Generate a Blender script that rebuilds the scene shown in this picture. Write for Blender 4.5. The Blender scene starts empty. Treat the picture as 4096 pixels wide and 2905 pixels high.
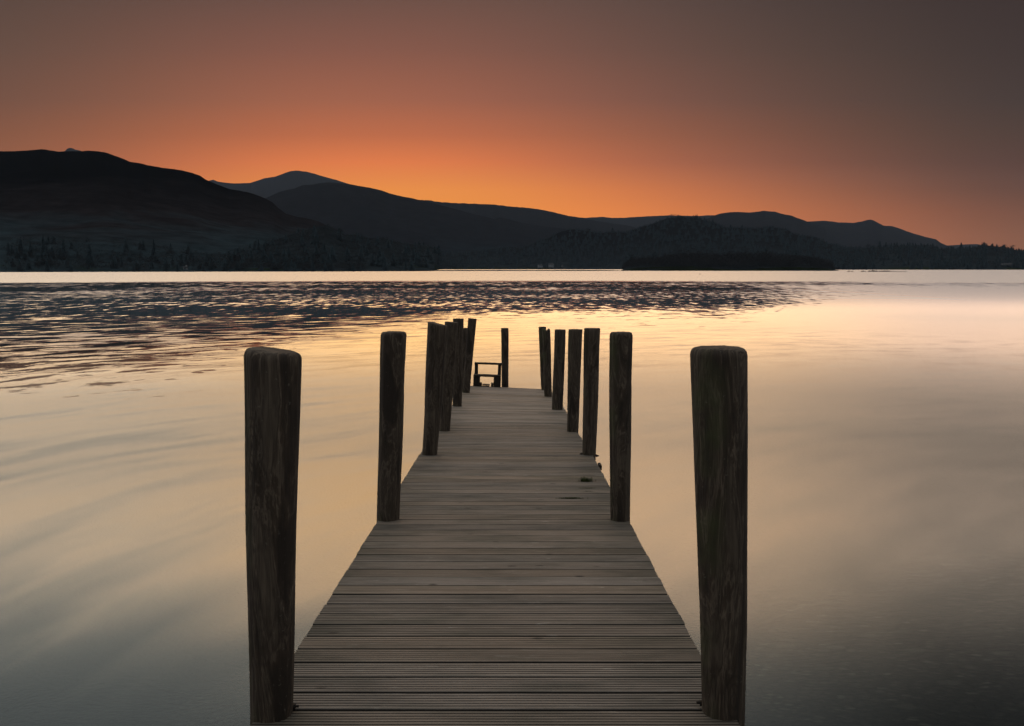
import bpy, bmesh, math, random
import numpy as np
from mathutils import Vector, noise as mn
random.seed(7); RNG = np.random.default_rng(7)
scene = bpy.context.scene
col = scene.collection
R = math.radians

# ------------------------------------------------------------------ camera
F = 3640.0                       # focal length in photo pixels (4096 wide)
PITCH = math.atan(378.5 / F)
cam_d = bpy.data.cameras.new('camera'); cam = bpy.data.objects.new('camera', cam_d); col.objects.link(cam)
cam_d.sensor_width = 36.0; cam_d.lens = 36.0 * F / 4096.0
cam_d.clip_start = 0.05; cam_d.clip_end = 60000
cam.location = (0, 0, 0); cam.rotation_euler = (math.pi / 2 - PITCH, 0, 0)
scene.camera = cam
CP, SP = math.cos(PITCH), math.sin(PITCH)
WATER_Z = -2.9

def st(u, v):
    """photo pixel -> (X/Y, Z/Y) of its ray"""
    yc = -(v - 1452.5) / F
    dy = CP + yc * SP; dz = -SP + yc * CP
    return (u - 2048.0) / F / dy, dz / dy
def at_depth(u, v, zc):
    yc = -(v - 1452.5) / F * zc
    return Vector(((u - 2048.0) / F * zc, zc * CP + yc * SP, -zc * SP + yc * CP))
def on_z(u, v, z):
    s, t = st(u, v); Y = z / t
    return Vector((s * Y, Y, z))

# ------------------------------------------------------------------ node helpers
class NT:
    def __init__(s, nt): s.nt = nt; nt.nodes.clear()
    def n(s, typ, **kw):
        x = s.nt.nodes.new(typ)
        for k, v in kw.items(): setattr(x, k, v)
        return x
    def link(s, a, b): s.nt.links.new(a, b)
    def put(s, sock, v):
        if isinstance(v, bpy.types.NodeSocket): s.link(v, sock)
        else: sock.default_value = v
    def m(s, op, a, b=None, c=None, clamp=False):
        x = s.n('ShaderNodeMath', operation=op); x.use_clamp = clamp
        s.put(x.inputs[0], a)
        if b is not None: s.put(x.inputs[1], b)
        if c is not None: s.put(x.inputs[2], c)
        return x.outputs[0]
    def mr(s, v, a, b, c=0.0, d=1.0, smooth=False):
        x = s.n('ShaderNodeMapRange'); x.clamp = True
        if smooth: x.interpolation_type = 'SMOOTHSTEP'
        for i, q in enumerate((v, a, b, c, d)): s.put(x.inputs[i], q)
        return x.outputs[0]
    def mix(s, f, a, b, blend='MIX'):
        x = s.n('ShaderNodeMix', data_type='RGBA', blend_type=blend)
        s.put(x.inputs[0], f); s.put(x.inputs[6], a); s.put(x.inputs[7], b)
        return x.outputs[2]
    def sep(s, v):
        x = s.n('ShaderNodeSeparateXYZ'); s.link(v, x.inputs[0]); return x.outputs
    def comb(s, a, b, c):
        x = s.n('ShaderNodeCombineXYZ'); s.put(x.inputs[0], a); s.put(x.inputs[1], b); s.put(x.inputs[2], c); return x.outputs[0]
    def mapping(s, v, sc=(1, 1, 1), rot=(0, 0, 0), loc=(0, 0, 0)):
        x = s.n('ShaderNodeMapping'); s.link(v, x.inputs[0]); x.inputs[1].default_value = loc; x.inputs[2].default_value = rot; x.inputs[3].default_value = sc
        return x.outputs[0]
    def noise(s, v, scale=1, detail=2, rough=.5, dist=0):
        x = s.n('ShaderNodeTexNoise'); s.link(v, x.inputs['Vector'])
        x.inputs['Scale'].default_value = scale; x.inputs['Detail'].default_value = detail
        x.inputs['Roughness'].default_value = rough; x.inputs['Distortion'].default_value = dist
        return x.outputs[0]
    def ramp(s, f, stops, interp='LINEAR'):
        x = s.n('ShaderNodeValToRGB'); x.color_ramp.interpolation = interp
        el = x.color_ramp.elements
        while len(el) < len(stops): el.new(.5)
        for e, (p, c) in zip(el, stops):
            e.position = p; e.color = (c[0], c[1], c[2], 1) if not isinstance(c, (int, float)) else (c, c, c, 1)
        s.put(x.inputs[0], f); return x.outputs[0]
def lin(c): return tuple(((x / 255) / 12.92 if x < 10 else ((x / 255 + .055) / 1.055) ** 2.4) for x in c)

# ------------------------------------------------------------------ sky
world = bpy.data.worlds.new('World'); scene.world = world; world.use_nodes = True
w = NT(world.node_tree)
tc = w.n('ShaderNodeTexCoord').outputs['Generated']
X, Y, Z = w.sep(tc)[0:3]
yy = w.m('MAXIMUM', Y, .03)
S = w.m('DIVIDE', X, yy); T = w.m('DIVIDE', Z, yy)
sk = w.mr(S, -0.60, 0.60)
US = [0, 600, 1200, 1800, 2400, 3000, 3600, 4096]
rows = [
 (1074, 1, [(150,92,62),(205,116,66),(245,138,64),(250,145,72),(236,140,80),(196,118,82),(158,98,80),(128,88,72)]),
 (950, 1, [(150,92,62),(210,118,64),(250,140,62),(252,145,66),(238,138,74),(195,115,78),(155,95,74),(122,80,66)]),
 (850, 1, [(150,92,62),(212,118,62),(252,140,60),(253,142,62),(236,134,70),(188,110,72),(140,84,64),(108,68,54)]),
 (760, 1, [(148,92,62),(206,116,64),(244,136,64),(247,139,65),(215,122,70),(168,99,70),(118,73,57),(90,57,46)]),
 (650, 1, [(140,88,62),(184,106,68),(220,122,68),(220,122,68),(184,106,72),(143,87,66),(100,66,52),(80,52,42)]),
 (540, 1, [(128,82,60),(160,96,68),(190,108,72),(190,108,74),(158,96,72),(124,79,63),(88,62,51),(72,52,44)]),
 (400, 1, [(112,78,62),(138,90,68),(164,101,75),(160,99,76),(134,88,72),(104,74,62),(79,60,51),(63,50,45)]),
 (200, 1, [(97,74,63),(118,82,68),(134,88,74),(132,88,74),(111,80,70),(88,68,60),(69,55,49),(58,46,43)]),
 (0, 1, [(87,69,61),(99,74,66),(108,79,71),(109,80,71),(95,74,68),(76,62,58),(62,50,47),(55,44,42)]),
]
acc = None; prev = None
for v, k, cs in rows:
    t = st(2048, v)[1]
    g_ = (1.25, 1.14, .74) if v >= 760 else (1.13, 1.03, .80) if v >= 540 else (1.07, .98, .88)
    c = w.ramp(sk, [((st(u, v)[0] + .6) / 1.2, tuple(min(1, c_ * gg * (1.10 if 700 < u < 2000 and v >= 650 else 1)) for c_, gg in zip(lin(q), g_))) for u, q in zip(US, cs)], 'B_SPLINE')
    acc = c if acc is None else w.mix(w.mr(T, prev, t), acc, c)
    prev = t
# bright band added above frame to light water and deck, cooler and dimmer overhead
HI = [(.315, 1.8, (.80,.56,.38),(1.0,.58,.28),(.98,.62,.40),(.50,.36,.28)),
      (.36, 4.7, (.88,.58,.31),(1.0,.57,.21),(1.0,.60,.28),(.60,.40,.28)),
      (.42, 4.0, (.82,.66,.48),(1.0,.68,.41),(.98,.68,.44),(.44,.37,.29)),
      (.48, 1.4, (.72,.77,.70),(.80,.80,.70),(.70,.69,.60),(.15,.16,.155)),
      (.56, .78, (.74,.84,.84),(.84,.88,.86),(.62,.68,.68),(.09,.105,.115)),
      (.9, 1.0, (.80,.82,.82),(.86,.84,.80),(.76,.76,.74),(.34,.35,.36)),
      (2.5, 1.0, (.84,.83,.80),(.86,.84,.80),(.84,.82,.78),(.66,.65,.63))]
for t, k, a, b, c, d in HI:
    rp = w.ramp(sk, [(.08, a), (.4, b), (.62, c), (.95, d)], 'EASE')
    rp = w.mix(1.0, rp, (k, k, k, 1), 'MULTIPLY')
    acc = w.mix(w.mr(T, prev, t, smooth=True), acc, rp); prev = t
back = w.mix(w.mr(Z, 0, .8), (.06, .08, .10, 1), (.75, .73, .70, 1))
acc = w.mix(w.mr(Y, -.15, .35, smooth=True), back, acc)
# sky texture adds the last blue of dusk behind the camera
sky = w.n('ShaderNodeTexSky', sky_type='NISHITA'); sky.sun_disc = False
sky.sun_elevation = R(1.0); sky.sun_rotation = R(-4)
dusk = w.mix(w.mr(Y, -.6, .1, 1, 0), (0, 0, 0, 1), sky.outputs[0])
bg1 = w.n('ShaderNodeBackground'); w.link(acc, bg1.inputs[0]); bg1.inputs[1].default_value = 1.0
bg2 = w.n('ShaderNodeBackground'); w.link(dusk, bg2.inputs[0]); bg2.inputs[1].default_value = .04
ad = w.n('ShaderNodeAddShader'); w.link(bg1.outputs[0], ad.inputs[0]); w.link(bg2.outputs[0], ad.inputs[1])
wo = w.n('ShaderNodeOutputWorld'); w.link(ad.outputs[0], wo.inputs[0])
scene.view_settings.view_transform = 'Standard'; scene.view_settings.look = 'None'
scene.view_settings.exposure = 0; scene.view_settings.gamma = 1
scene.cycles.max_bounces = 8; scene.cycles.transparent_max_bounces = 8; scene.cycles.volume_bounces = 0

# ------------------------------------------------------------------ object helpers
def tag(o, label=None, cat=None, group=None, kind=None):
    if label: o['label'] = label
    if cat: o['category'] = cat
    if group: o['group'] = group
    if kind: o['kind'] = kind
    return o
def mesh_obj(name, V, Fc, mat=None, parent=None, smooth=False):
    me = bpy.data.meshes.new(name); me.from_pydata([tuple(map(float, v)) for v in V], [], [tuple(map(int, f)) for f in Fc]); me.update()
    if mat: me.materials.append(mat)
    if smooth: me.shade_smooth()
    o = bpy.data.objects.new(name, me); col.objects.link(o)
    if parent: o.parent = parent
    return o
def empty(name, loc=(0, 0, 0)):
    o = bpy.data.objects.new(name, None); col.objects.link(o); o.location = loc; o.empty_display_size = .1
    return o
class MB:
    def __init__(s): s.V = []; s.F = []
    def box(s, c, d, rot=None, bev=0):
        bm = bmesh.new(); bmesh.ops.create_cube(bm, size=1)
        for v in bm.verts: v.co = Vector((v.co.x * d[0], v.co.y * d[1], v.co.z * d[2]))
        if bev: bmesh.ops.bevel(bm, geom=list(bm.edges), offset=bev, segments=2, profile=.6, affect='EDGES')
        b = len(s.V); bm.verts.index_update()
        for v in bm.verts:
            p = v.co.copy()
            if rot: p.rotate(rot)
            s.V.append(p + Vector(c))
        for f in bm.faces: s.F.append([b + v.index for v in f.verts])
        bm.free(); return s
    def prism(s, a, b_, r, n=6, r2=None):
        a = Vector(a); b_ = Vector(b_); r2 = r if r2 is None else r2
        q = (b_ - a).to_track_quat('Z', 'Y'); b0 = len(s.V)
        for p, rr in ((a, r), (b_, r2)):
            for i in range(n):
                s.V.append(p + q @ Vector((math.cos(2 * math.pi * i / n) * rr, math.sin(2 * math.pi * i / n) * rr, 0)))
        for i in range(n): s.F.append([b0 + i, b0 + (i + 1) % n, b0 + n + (i + 1) % n, b0 + n + i])
        s.F.append([b0 + i for i in range(n)][::-1]); s.F.append([b0 + n + i for i in range(n)]); return s
    def build(s, name, mat, parent=None, smooth=False): return mesh_obj(name, s.V, s.F, mat, parent, smooth)

# ------------------------------------------------------------------ materials
def new_mat(name):
    m = bpy.data.materials.new(name); m.use_nodes = True
    return m, NT(m.node_tree)
def principled(t, color, rough=.8, bump=None, bs=.3, bd=.01, spec=.5):
    p = t.n('ShaderNodeBsdfPrincipled'); t.put(p.inputs['Base Color'], color); t.put(p.inputs['Roughness'], rough)
    p.inputs['Specular IOR Level'].default_value = spec
    if bump is not None:
        b = t.n('ShaderNodeBump'); b.inputs['Strength'].default_value = bs; b.inputs['Distance'].default_value = bd
        t.link(bump, b.inputs['Height']); t.link(b.outputs[0], p.inputs['Normal'])
    o = t.n('ShaderNodeOutputMaterial'); t.link(p.outputs[0], o.inputs[0]); return p
def matte(t, color):
    p = t.n('ShaderNodeBsdfDiffuse'); t.put(p.inputs['Color'], color); p.inputs['Roughness'].default_value = .6
    o = t.n('ShaderNodeOutputMaterial'); t.link(p.outputs[0], o.inputs[0]); return p
def flat_mat(name, c, rough=.9, var=.3, scale=.02):
    m, t = new_mat(name)
    pos = t.n('ShaderNodeNewGeometry').outputs['Position']
    n = t.noise(pos, scale, 4, .6)
    f = t.mr(n, .3, .7, 1 - var, 1 + var)
    principled(t, t.mix(1, (*c, 1), t.comb(f, f, f), 'MULTIPLY'), rough, spec=.1); return m

def wood_deck_mat():
    m, t = new_mat('weathered_decking')
    pos = t.n('ShaderNodeNewGeometry').outputs['Position']
    at = t.n('ShaderNodeAttribute', attribute_name='board').outputs['Fac']
    off = t.m('MULTIPLY', at, 37.0)
    x, y, z = t.sep(pos)[0:3]
    xo = t.m('ADD', x, off)
    g = t.noise(t.comb(t.m('MULTIPLY', xo, 2.2), t.m('MULTIPLY', y, 90), t.m('ADD', z, off)), 1, 5, .65, .4)
    fine = t.noise(t.comb(t.m('MULTIPLY', xo, 14), t.m('MULTIPLY', y, 420), 0.0), 1, 3, .7)
    blot = t.noise(t.comb(t.m('MULTIPLY', xo, 1.7), t.m('MULTIPLY', y, 5), off), 1, 4, .6)
    pale = t.noise(t.comb(t.m('MULTIPLY', xo, 6), t.m('MULTIPLY', y, 40), off), 1, 4, .7, 1.0)
    c = t.ramp(g, [(.22, (.115, .093, .075)), (.5, (.195, .162, .134)), (.78, (.29, .25, .212))])
    c = t.mix(t.mr(fine, .4, .75, 0, .35), c, (.07, .055, .046, 1))
    c = t.mix(t.mr(pale, .60, .74, 0, .55), c, (.42, .39, .35, 1))
    c = t.mix(t.mr(blot, .48, .70, 0, .7), c, (.085, .080, .062, 1))
    edge = t.m('ABSOLUTE', t.m('ADD', x, .062))
    c = t.mix(t.m('MULTIPLY', t.mr(edge, .45, .9), t.mr(blot, .3, .6, .2, .75)), c, (.058, .056, .044, 1))
    hue = t.n('ShaderNodeHueSaturation'); t.link(c, hue.inputs['Color'])
    t.link(t.mr(at, 0, 1, .66, 1.06), hue.inputs['Value']); t.link(t.mr(t.m('FRACT', t.m('MULTIPLY', at, 7.3)), 0, 1, .75, 1.25), hue.inputs['Saturation'])
    # knots and nail holes
    vo = t.n('ShaderNodeTexVoronoi'); t.link(t.comb(t.m('MULTIPLY', xo, 3.1), t.m('MULTIPLY', y, 6.6), off), vo.inputs['Vector'])
    vo.inputs['Scale'].default_value = 1
    kn = t.mr(vo.outputs['Distance'], .05, .11, .85, 0)
    c2 = t.mix(kn, hue.outputs[0], (.022, .018, .015, 1))
    gr = t.n('ShaderNodeAttribute', attribute_name='groove_shade').outputs['Fac']
    c2 = t.mix(t.m('MULTIPLY', gr, .90), c2, (.008, .007, .007, 1))  # shade in grooves, gaps and board ends painted into the colour
    b = t.m('ADD', g, t.m('MULTIPLY', fine, .6))
    principled(t, c2, t.mr(blot, .3, .7, .62, .85), b, .55, .004, .3); return m

def post_mat(name='weathered_post', dark=1.0):
    m, t = new_mat(name)
    tcn = t.n('ShaderNodeTexCoord').outputs['Object']
    oi = t.n('ShaderNodeObjectInfo').outputs['Random']
    off = t.m('MULTIPLY', oi, 40)
    x, y, z = t.sep(tcn)[0:3]
    v1 = t.comb(t.m('ADD', t.m('MULTIPLY', x, 12), off), t.m('MULTIPLY', y, 12), t.m('MULTIPLY', z, 2.0))
    patch = t.noise(v1, .75, 5, .62, 1.2)
    grain = t.noise(t.comb(t.m('ADD', t.m('MULTIPLY', x, 55), off), t.m('MULTIPLY', y, 55), t.m('MULTIPLY', z, 2.2)), 1, 4, .65, .6)
    rings = t.m('SINE', t.m('MULTIPLY', t.noise(v1, .5, 1, .4, .4), 130))
    speck = t.noise(tcn, 60, 3, .6)
    c = t.ramp(patch, [(.38, (.022, .016, .012)), (.47, (.060, .043, .030)), (.495, (.135, .106, .080)), (.53, (.052, .038, .027)), (.60, (.105, .083, .062)), (.70, (.070, .053, .038))])
    c = t.mix(t.mr(grain, .35, .65, .65, 0), c, (.022, .016, .012, 1))
    c = t.mix(t.mr(rings, .6, 1, 0, .3), c, (.020, .015, .011, 1))
    vk = t.n('ShaderNodeTexVoronoi'); vk.inputs['Scale'].default_value = 1
    t.link(t.comb(t.m('ADD', t.m('MULTIPLY', x, 6.5), off), t.m('MULTIPLY', y, 6.5), t.m('MULTIPLY', z, 2.4)), vk.inputs['Vector'])
    kd = t.m('ADD', vk.outputs['Distance'], t.m('MULTIPLY', t.m('SUBTRACT', grain, .5), .06))
    kr = t.m('MULTIPLY', t.mr(t.m('SINE', t.m('MULTIPLY', kd, 85)), 0, 1), t.mr(kd, .22, .36, 1, 0))
    c = t.mix(t.m('MULTIPLY', kr, .55), c, (.018, .014, .010, 1))
    c = t.mix(t.mr(kd, .03, .07, .8, 0), c, (.012, .009, .007, 1))
    green = t.m('MULTIPLY', t.mr(t.noise(tcn, 3.2, 3, .6), .46, .66), t.mr(x, -.02, -.07))
    c = t.mix(t.m('MULTIPLY', green, .7), c, (.050, .062, .022, 1))
    c = t.mix(t.mr(speck, .66, .74, 0, .5), c, (.16, .145, .12, 1))
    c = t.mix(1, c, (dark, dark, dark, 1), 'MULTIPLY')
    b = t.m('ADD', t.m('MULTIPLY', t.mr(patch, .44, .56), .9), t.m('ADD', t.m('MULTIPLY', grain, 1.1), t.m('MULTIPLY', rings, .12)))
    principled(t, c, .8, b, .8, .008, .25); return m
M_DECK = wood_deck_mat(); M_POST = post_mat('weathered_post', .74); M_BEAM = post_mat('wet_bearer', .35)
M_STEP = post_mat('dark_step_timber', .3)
M_IRON = flat_mat('rusty_iron', (.02, .017, .015), .6, .4, 30)
M_GRASS = flat_mat('moss_and_grass', (.028, .038, .010), .8, .5, 40)

# ------------------------------------------------------------------ jetty profile
DECK = [(2896, 3.26), (2082, 6.34), (1821, 9.15), (1726, 11.35), (1631, 14.0), (1576, 17.0), (1550.5, 20.05)]
DP = [at_depth(2048, v, d) for v, d in DECK]
DY = [p.y for p in DP]; DZ = [p.z for p in DP]
print('deck', [(round(a, 2), round(b, 2)) for a, b in zip(DY, DZ)])
slope0 = (DZ[1] - DZ[0]) / (DY[1] - DY[0])
def deck_z(y):
    if y < DY[0]: return DZ[0] + slope0 * (y - DY[0])
    return float(np.interp(y, DY, DZ))
def deck_roll(y): return float(np.interp(y, [10.5, 15, 17, 20], [0, .028, .042, .048]))   # rise to the left per metre
XC, HW = -.062, .873
def deck_at(x, y): return deck_z(y) - deck_roll(y) * (x - XC)
Y_END = DY[-1] + .02

jetty = empty('jetty', (XC, 0, WATER_Z))
tag(jetty, 'long narrow wooden jetty of grooved boards sloping down into the lake', 'jetty')
JO = Vector(jetty.location)
def jb(mb, name, mat, smooth=False, parent=None):
    mb.V = [Vector(v) - JO for v in mb.V]
    return mb.build(name, mat, parent or jetty, smooth)

# deck boards: seven ridges each, real grooves
V, FF, BA, GR = [], [], [], []
pitch, gap = .150, .0185
y = DY[0] - .03
while y > -1.6: y -= pitch
NG = 6
bi = 0
while y < Y_END - .02:
    bw = pitch - gap + random.uniform(-.0035, .0025)
    gw = bw / NG
    prof = [(0.0, -.026), (0.0, -.003), (.003, 0.0)]
    fine = y < 12
    if fine:
        for g in range(NG):
            a = g * gw
            if g: prof += [(a + .0030, 0.0)]
            if g < NG - 1: prof += [(a + gw - .0030, 0.0), (a + gw - .0020, -.0060), (a + gw + .0020, -.0060)]
    prof += [(bw - .003, 0.0), (bw, -.003), (bw, -.026)]
    prof = sorted(set(prof), key=lambda q: (q[0],)) if False else prof
    nx = 30 if fine else 14
    l = -HW + random.uniform(-.004, .003); r = HW + random.uniform(-.003, .004)
    yaw = random.uniform(-.0010, .0010); zt = random.uniform(-.0008, .0008); tilt = random.uniform(-.004, .004)
    rnd = random.random(); sd = random.uniform(0, 100)
    b0 = len(V); n = len(prof)
    for i in range(nx + 1):
        xx = l + (r - l) * i / nx
        wav = (mn.noise(Vector((xx * 1.3, sd, 0)))) * .0012
        wz = (mn.noise(Vector((xx * 2.1, sd, 5)))) * .001
        for (py, pz) in prof:
            Yp = y + py + yaw * xx + wav
            X_ = XC + xx
            V.append((X_, Yp, deck_at(X_, Yp) + pz + zt + wz + tilt * (py - bw / 2)))
    for i in range(nx):
        for j in range(n - 1):
            a = b0 + i * n + j
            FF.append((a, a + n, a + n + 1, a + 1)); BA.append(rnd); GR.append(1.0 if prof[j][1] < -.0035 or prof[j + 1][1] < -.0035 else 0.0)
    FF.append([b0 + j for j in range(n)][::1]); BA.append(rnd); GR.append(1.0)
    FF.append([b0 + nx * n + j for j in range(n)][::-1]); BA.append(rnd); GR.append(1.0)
    y += pitch + random.uniform(-.0008, .0012); bi += 1
V = [Vector(v) - JO for v in V]
dk = mesh_obj('deck', V, FF, M_DECK, jetty)
a = dk.data.attributes.new('board', 'FLOAT', 'FACE'); a.data.foreach_set('value', np.array(BA, 'f'))
a = dk.data.attributes.new('groove_shade', 'FLOAT', 'FACE'); a.data.foreach_set('value', np.array(GR, 'f'))

# bearers beneath the boards
for bx in (-.70, 0, .70):
    mb = MB(); ys = [-1.6] + DY[0:] 
    for a_, b_ in zip(ys[:-1], ys[1:]):
        b_ -= .03 if b_ == DY[-1] else 0
        p = Vector((XC + bx, a_, deck_at(XC + bx, a_) - .105)); q = Vector((XC + bx, b_, deck_at(XC + bx, b_) - .105))
        L = (q - p).length; c = (p + q) / 2; rot = (q - p).to_track_quat('Y', 'Z')
        mb.box(c, (.062, L, .15), rot)
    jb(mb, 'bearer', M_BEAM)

# posts: (side label, base u, base v, depth, base width m, top u, top v, top width m, rounded?, extra)
def z5(x, y): return 1660 + x / 2.436, 1250 + y / 2.436
def dd(x, y): return x * 1.7886, y * 1.7886
POSTS = [
 ('L1', dd(608, 1600), 3.34, .148, dd(609, 783), .192, 'round', .05, 'left hand near post with a rounded sloping top and long bark flakes'),
 ('R1', dd(1618, 1592), 3.36, .153, dd(1611, 777), .198, 'round', 0, 'right hand near post, thickest of all, smoothly rounded top and knotty side'),
 ('L2', dd(868, 1160), 6.38, .152, dd(880, 742), .170, 'round', 0, 'rounded post second from the camera on the left edge'),
 ('R2', dd(1387, 1157), 6.36, .133, dd(1389, 743), .157, 'round', 0, 'rounded post second from the camera on the right edge'),
 ('L3', z5(143, 1391), 9.2, .150, z5(222, 112), .186, 'flat', .10, 'left post leaning inward with a flat top and a notch half way down'),
 ('R3', z5(1694, 1388), 9.2, .137, z5(1727, 155), .164, 'flat', 0, 'straight flat topped post with iron bolts at its foot'),
 ('L4', z5(291, 1138), 11.4, .132, z5(358, 95), .167, 'flat', .04, None),
 ('R4', z5(1536, 1160), 11.4, .145, z5(1564, 166), .170, 'flat', 0, None),
 ('L5', z5(410, 899), 14.05, .142, z5(423, 60), .165, 'flat', 0, None),
 ('R5', z5(1388, 935), 13.9, .163, z5(1416, 168), .170, 'flat', 0, None),
 ('L6', z5(500, 757), 16.9, .133, z5(558, 60), .155, 'flat', .04, 'slim post leaning inward with a split running down from its top'),
 ('R6', z5(1297, 794), 16.7, .140, z5(1277, 176), .150, 'jag', 0, 'post with a broken jagged top leaning outward'),
 ('L7', z5(452, 740), 19.3, .15, z5(492, 152), .150, 'flat', 0, None),
 ('R7', z5(1264, 752), 19.6, .150, z5(1240, 141), .163, 'flat', 0, None),
 ('C8', z5(878, 734), 20.25, .150, z5(875, 153), .165, 'flat', 0, 'lone upright post standing at the end of the deck beside the step'),
]
def make_post(tagn, base, d, wb, top, wt, kind, slant, label):
    B = at_depth(base[0], base[1], d)
    # top lies in the same vertical plane (same Y, slight lean only sideways)
    s, t = st(*top); Yt = B.y; T_ = Vector((s * Yt, Yt, t * Yt))
    h = T_.z - B.z
    z0 = -4.6 - .06 * B.y
    ns = 48 if d < 7 else 28
    step = .025 if d < 7 else .05
    sd = sum(map(ord, tagn)) * 1.37
    V, Fc = [], []
    zs = []; z = z0
    while z < B.z - .5: zs.append(z); z += .25
    while z < T_.z - .04: zs.append(z); z += step
    zs.append(T_.z - .036)
    ends = [(-.020, .985), (-.010, .955), (-.003, .90), (0, .82), (.001, .5)] if kind == 'round' else [(-.004, 1.0), (0, .97), (.001, .5)]
    if kind == 'round': ends = [(-.028, 1.0), (-.020, .985), (-.012, .955), (-.005, .90), (-.001, .83), (.002, .5)]
    rings = [(z, 1.0) for z in zs] + [(T_.z + a, b) for a, b in ends]
    for z, k in rings:
        f = (z - B.z) / h
        c = B + (T_ - B) * f if f > -.3 else B + (T_ - B) * -.3
        cx = c.x + .006 * mn.noise(Vector((z * 1.7, sd, 3))); cy = B.y + .006 * mn.noise(Vector((z * 1.7, sd, 9)))
        rr = (wb + (wt - wb) * max(min(f, 1), -.25)) / 2
        if tagn == 'L3' and .38 < f < 1: rr *= 1 + .03
        for i in range(ns):
            th = 2 * math.pi * i / ns
            cs, sn = math.cos(th), math.sin(th)
            n1 = mn.noise(Vector((cs * 1.4, sn * 1.4, z * .9 + sd))) * .05
            n2 = mn.noise(Vector((cs * 5, sn * 5, z * 1.3 + sd * 2))) * .035
            n3 = mn.noise(Vector((cs * 11, sn * 11, z * 2.6 + sd * 3))) * .018
            fl = mn.noise(Vector((cs * 3.2, sn * 3.2, z * .8 + sd * 5)))
            n4 = .022 if fl > .08 else 0
            crack = 0
            for ca, cw, cd in ((4.25, .035, .10), (5.3, .03, .05), (3.6, .03, .06)):
                dth = abs((th - ca - .12 * mn.noise(Vector((z * 1.2, sd, ca))) + math.pi) % (2 * math.pi) - math.pi)
                if dth < cw * 2: crack += cd * (1 - dth / (cw * 2)) * max(0, min(1, .6 + 2 * mn.noise(Vector((z * .7, ca, sd)))))
            r_ = rr * k * (1 + n1 + n2 + n3 + n4 - crack)
            px = cx + cs * r_; py = cy + sn * r_
            pz = z
            if f > .9 or k < 1: 
                pz += -slant * cs * rr * min(1, max(0, (f - .9) / .1)) * 2 + .0015 * mn.noise(Vector((px * 30, py * 30, 1)))
            if kind == 'jag' and z > T_.z - .1:
                jag = (.03 if cs < -.5 else 0) + .05 * mn.noise(Vector((cs * 3, sn * 3, 8))) + .02 * mn.noise(Vector((cs * 9, sn * 9, 2)))
                pz += jag * (1 - abs(T_.z - .0 - z) / .1)
            V.append((px, py, pz))
    nr = len(rings)
    for j in range(nr - 1):
        for i in range(ns):
            a = j * ns + i; b = j * ns + (i + 1) % ns
            Fc.append((a, b, b + ns, a + ns))
    V.append((T_.x, B.y, T_.z + .002 - (.02 if kind == 'jag' else 0))); ci = len(V) - 1
    for i in range(ns): Fc.append(((nr - 1) * ns + i, (nr - 1) * ns + (i + 1) % ns, ci))
    piv = Vector((B.x, B.y, B.z))
    V = [Vector(v) - piv for v in V]
    o = mesh_obj('post', V, Fc, M_POST, jetty, True)
    o.location = piv - JO
    if label: o['label'] = label
    return o, B
post_objs = {}
for p in POSTS: post_objs[p[0]] = make_post(*p)

# iron bolts where the posts are pinned to the deck
def bolt(key, dx, dy, dz, r=.022, l=.03):
    po, B = post_objs[key]
    mb = MB(); mb.prism((dx - l / 2, dy, dz), (dx + l / 2, dy, dz), r, 6).prism((dx - l / 2 - .012, dy, dz), (dx + l / 2 + .012, dy, dz), r * .5, 8)
    return mb.build('bolt', M_IRON, po)
bolt('L1', .076, .03, .02, .010, .008); bolt('R1', -.078, .03, .02, .010, .008); bolt('R3', .078, -.02, -.005, .013, .016); bolt('R3', -.074, 0, .01, .012, .012)
# cross beams under the deck at each pair of posts, ends showing beyond the edge
for yb in [post_objs[k][1].y for k in ('L1', 'L2', 'L3', 'L4', 'L5', 'L6')]:
    mb = MB(); z = deck_z(yb) - .26
    mb.box((XC, yb - .14, z), (2 * HW + .02, .07, .15), None, .004)
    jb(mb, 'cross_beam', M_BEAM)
mb = MB(); B = post_objs['R3'][1]
mb.box((B.x + .078, B.y - .34, B.z - .045), (.030, .12, .05), None, .004)
jb(mb, 'cleat', M_BEAM)

# ------------------------------------------------------------------ boarding step at the end of the deck
sy = 19.75
sx = at_depth(1850 + 548 / 5.725, 1550, 19.75).x
k = 19.75 / F / 5.725          # metres per zoomed pixel
step = empty('boarding_step', (sx, sy, deck_at(sx, sy)))
step.rotation_euler = (0, .036, 0)
tag(step, 'low dark timber step frame with a top rail at the far deck end', 'step')
def sbox(name, x0, x1, h0, h1, y0, y1, bev=.004):
    mb = MB(); mb.box(((x0 + x1) / 2 * k - 548 * k, (y0 + y1) / 2, (h0 + h1) / 2 * k), ((x1 - x0) * k, y1 - y0, (h1 - h0) * k), None, bev)
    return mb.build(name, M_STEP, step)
sbox('upright', 252, 332, -40, 500, .14, .20); sbox('upright', 792, 868, -40, 500, .14, .20)
sbox('rail', 248, 876, 502, 540, .10, .22)
sbox('tread', 236, 862, 240, 276, -.10, .125)
sbox('leg', 238, 392, 0, 239, -.08, -.03); sbox('leg', 706, 856, 0, 239, -.08, -.03)
sbox('block', 392, 438, 0, 92, -.09, .08); sbox('block', 648, 702, 0, 92, -.09, .08)
mb = MB()
for i in range(6):
    mb.box(((455 + i * 30) * k - 548 * k, .10, 42 * k), (12 * k, .16, 10 * k))
for i in range(3): mb.box((530 * k - 548 * k, .03 + i * .06, 34 * k), (168 * k, .012, 14 * k))
mb.box((530 * k - 548 * k, -.02, 14 * k), (168 * k, .03, 26 * k))
mb.build('grating', M_IRON, step)

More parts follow.
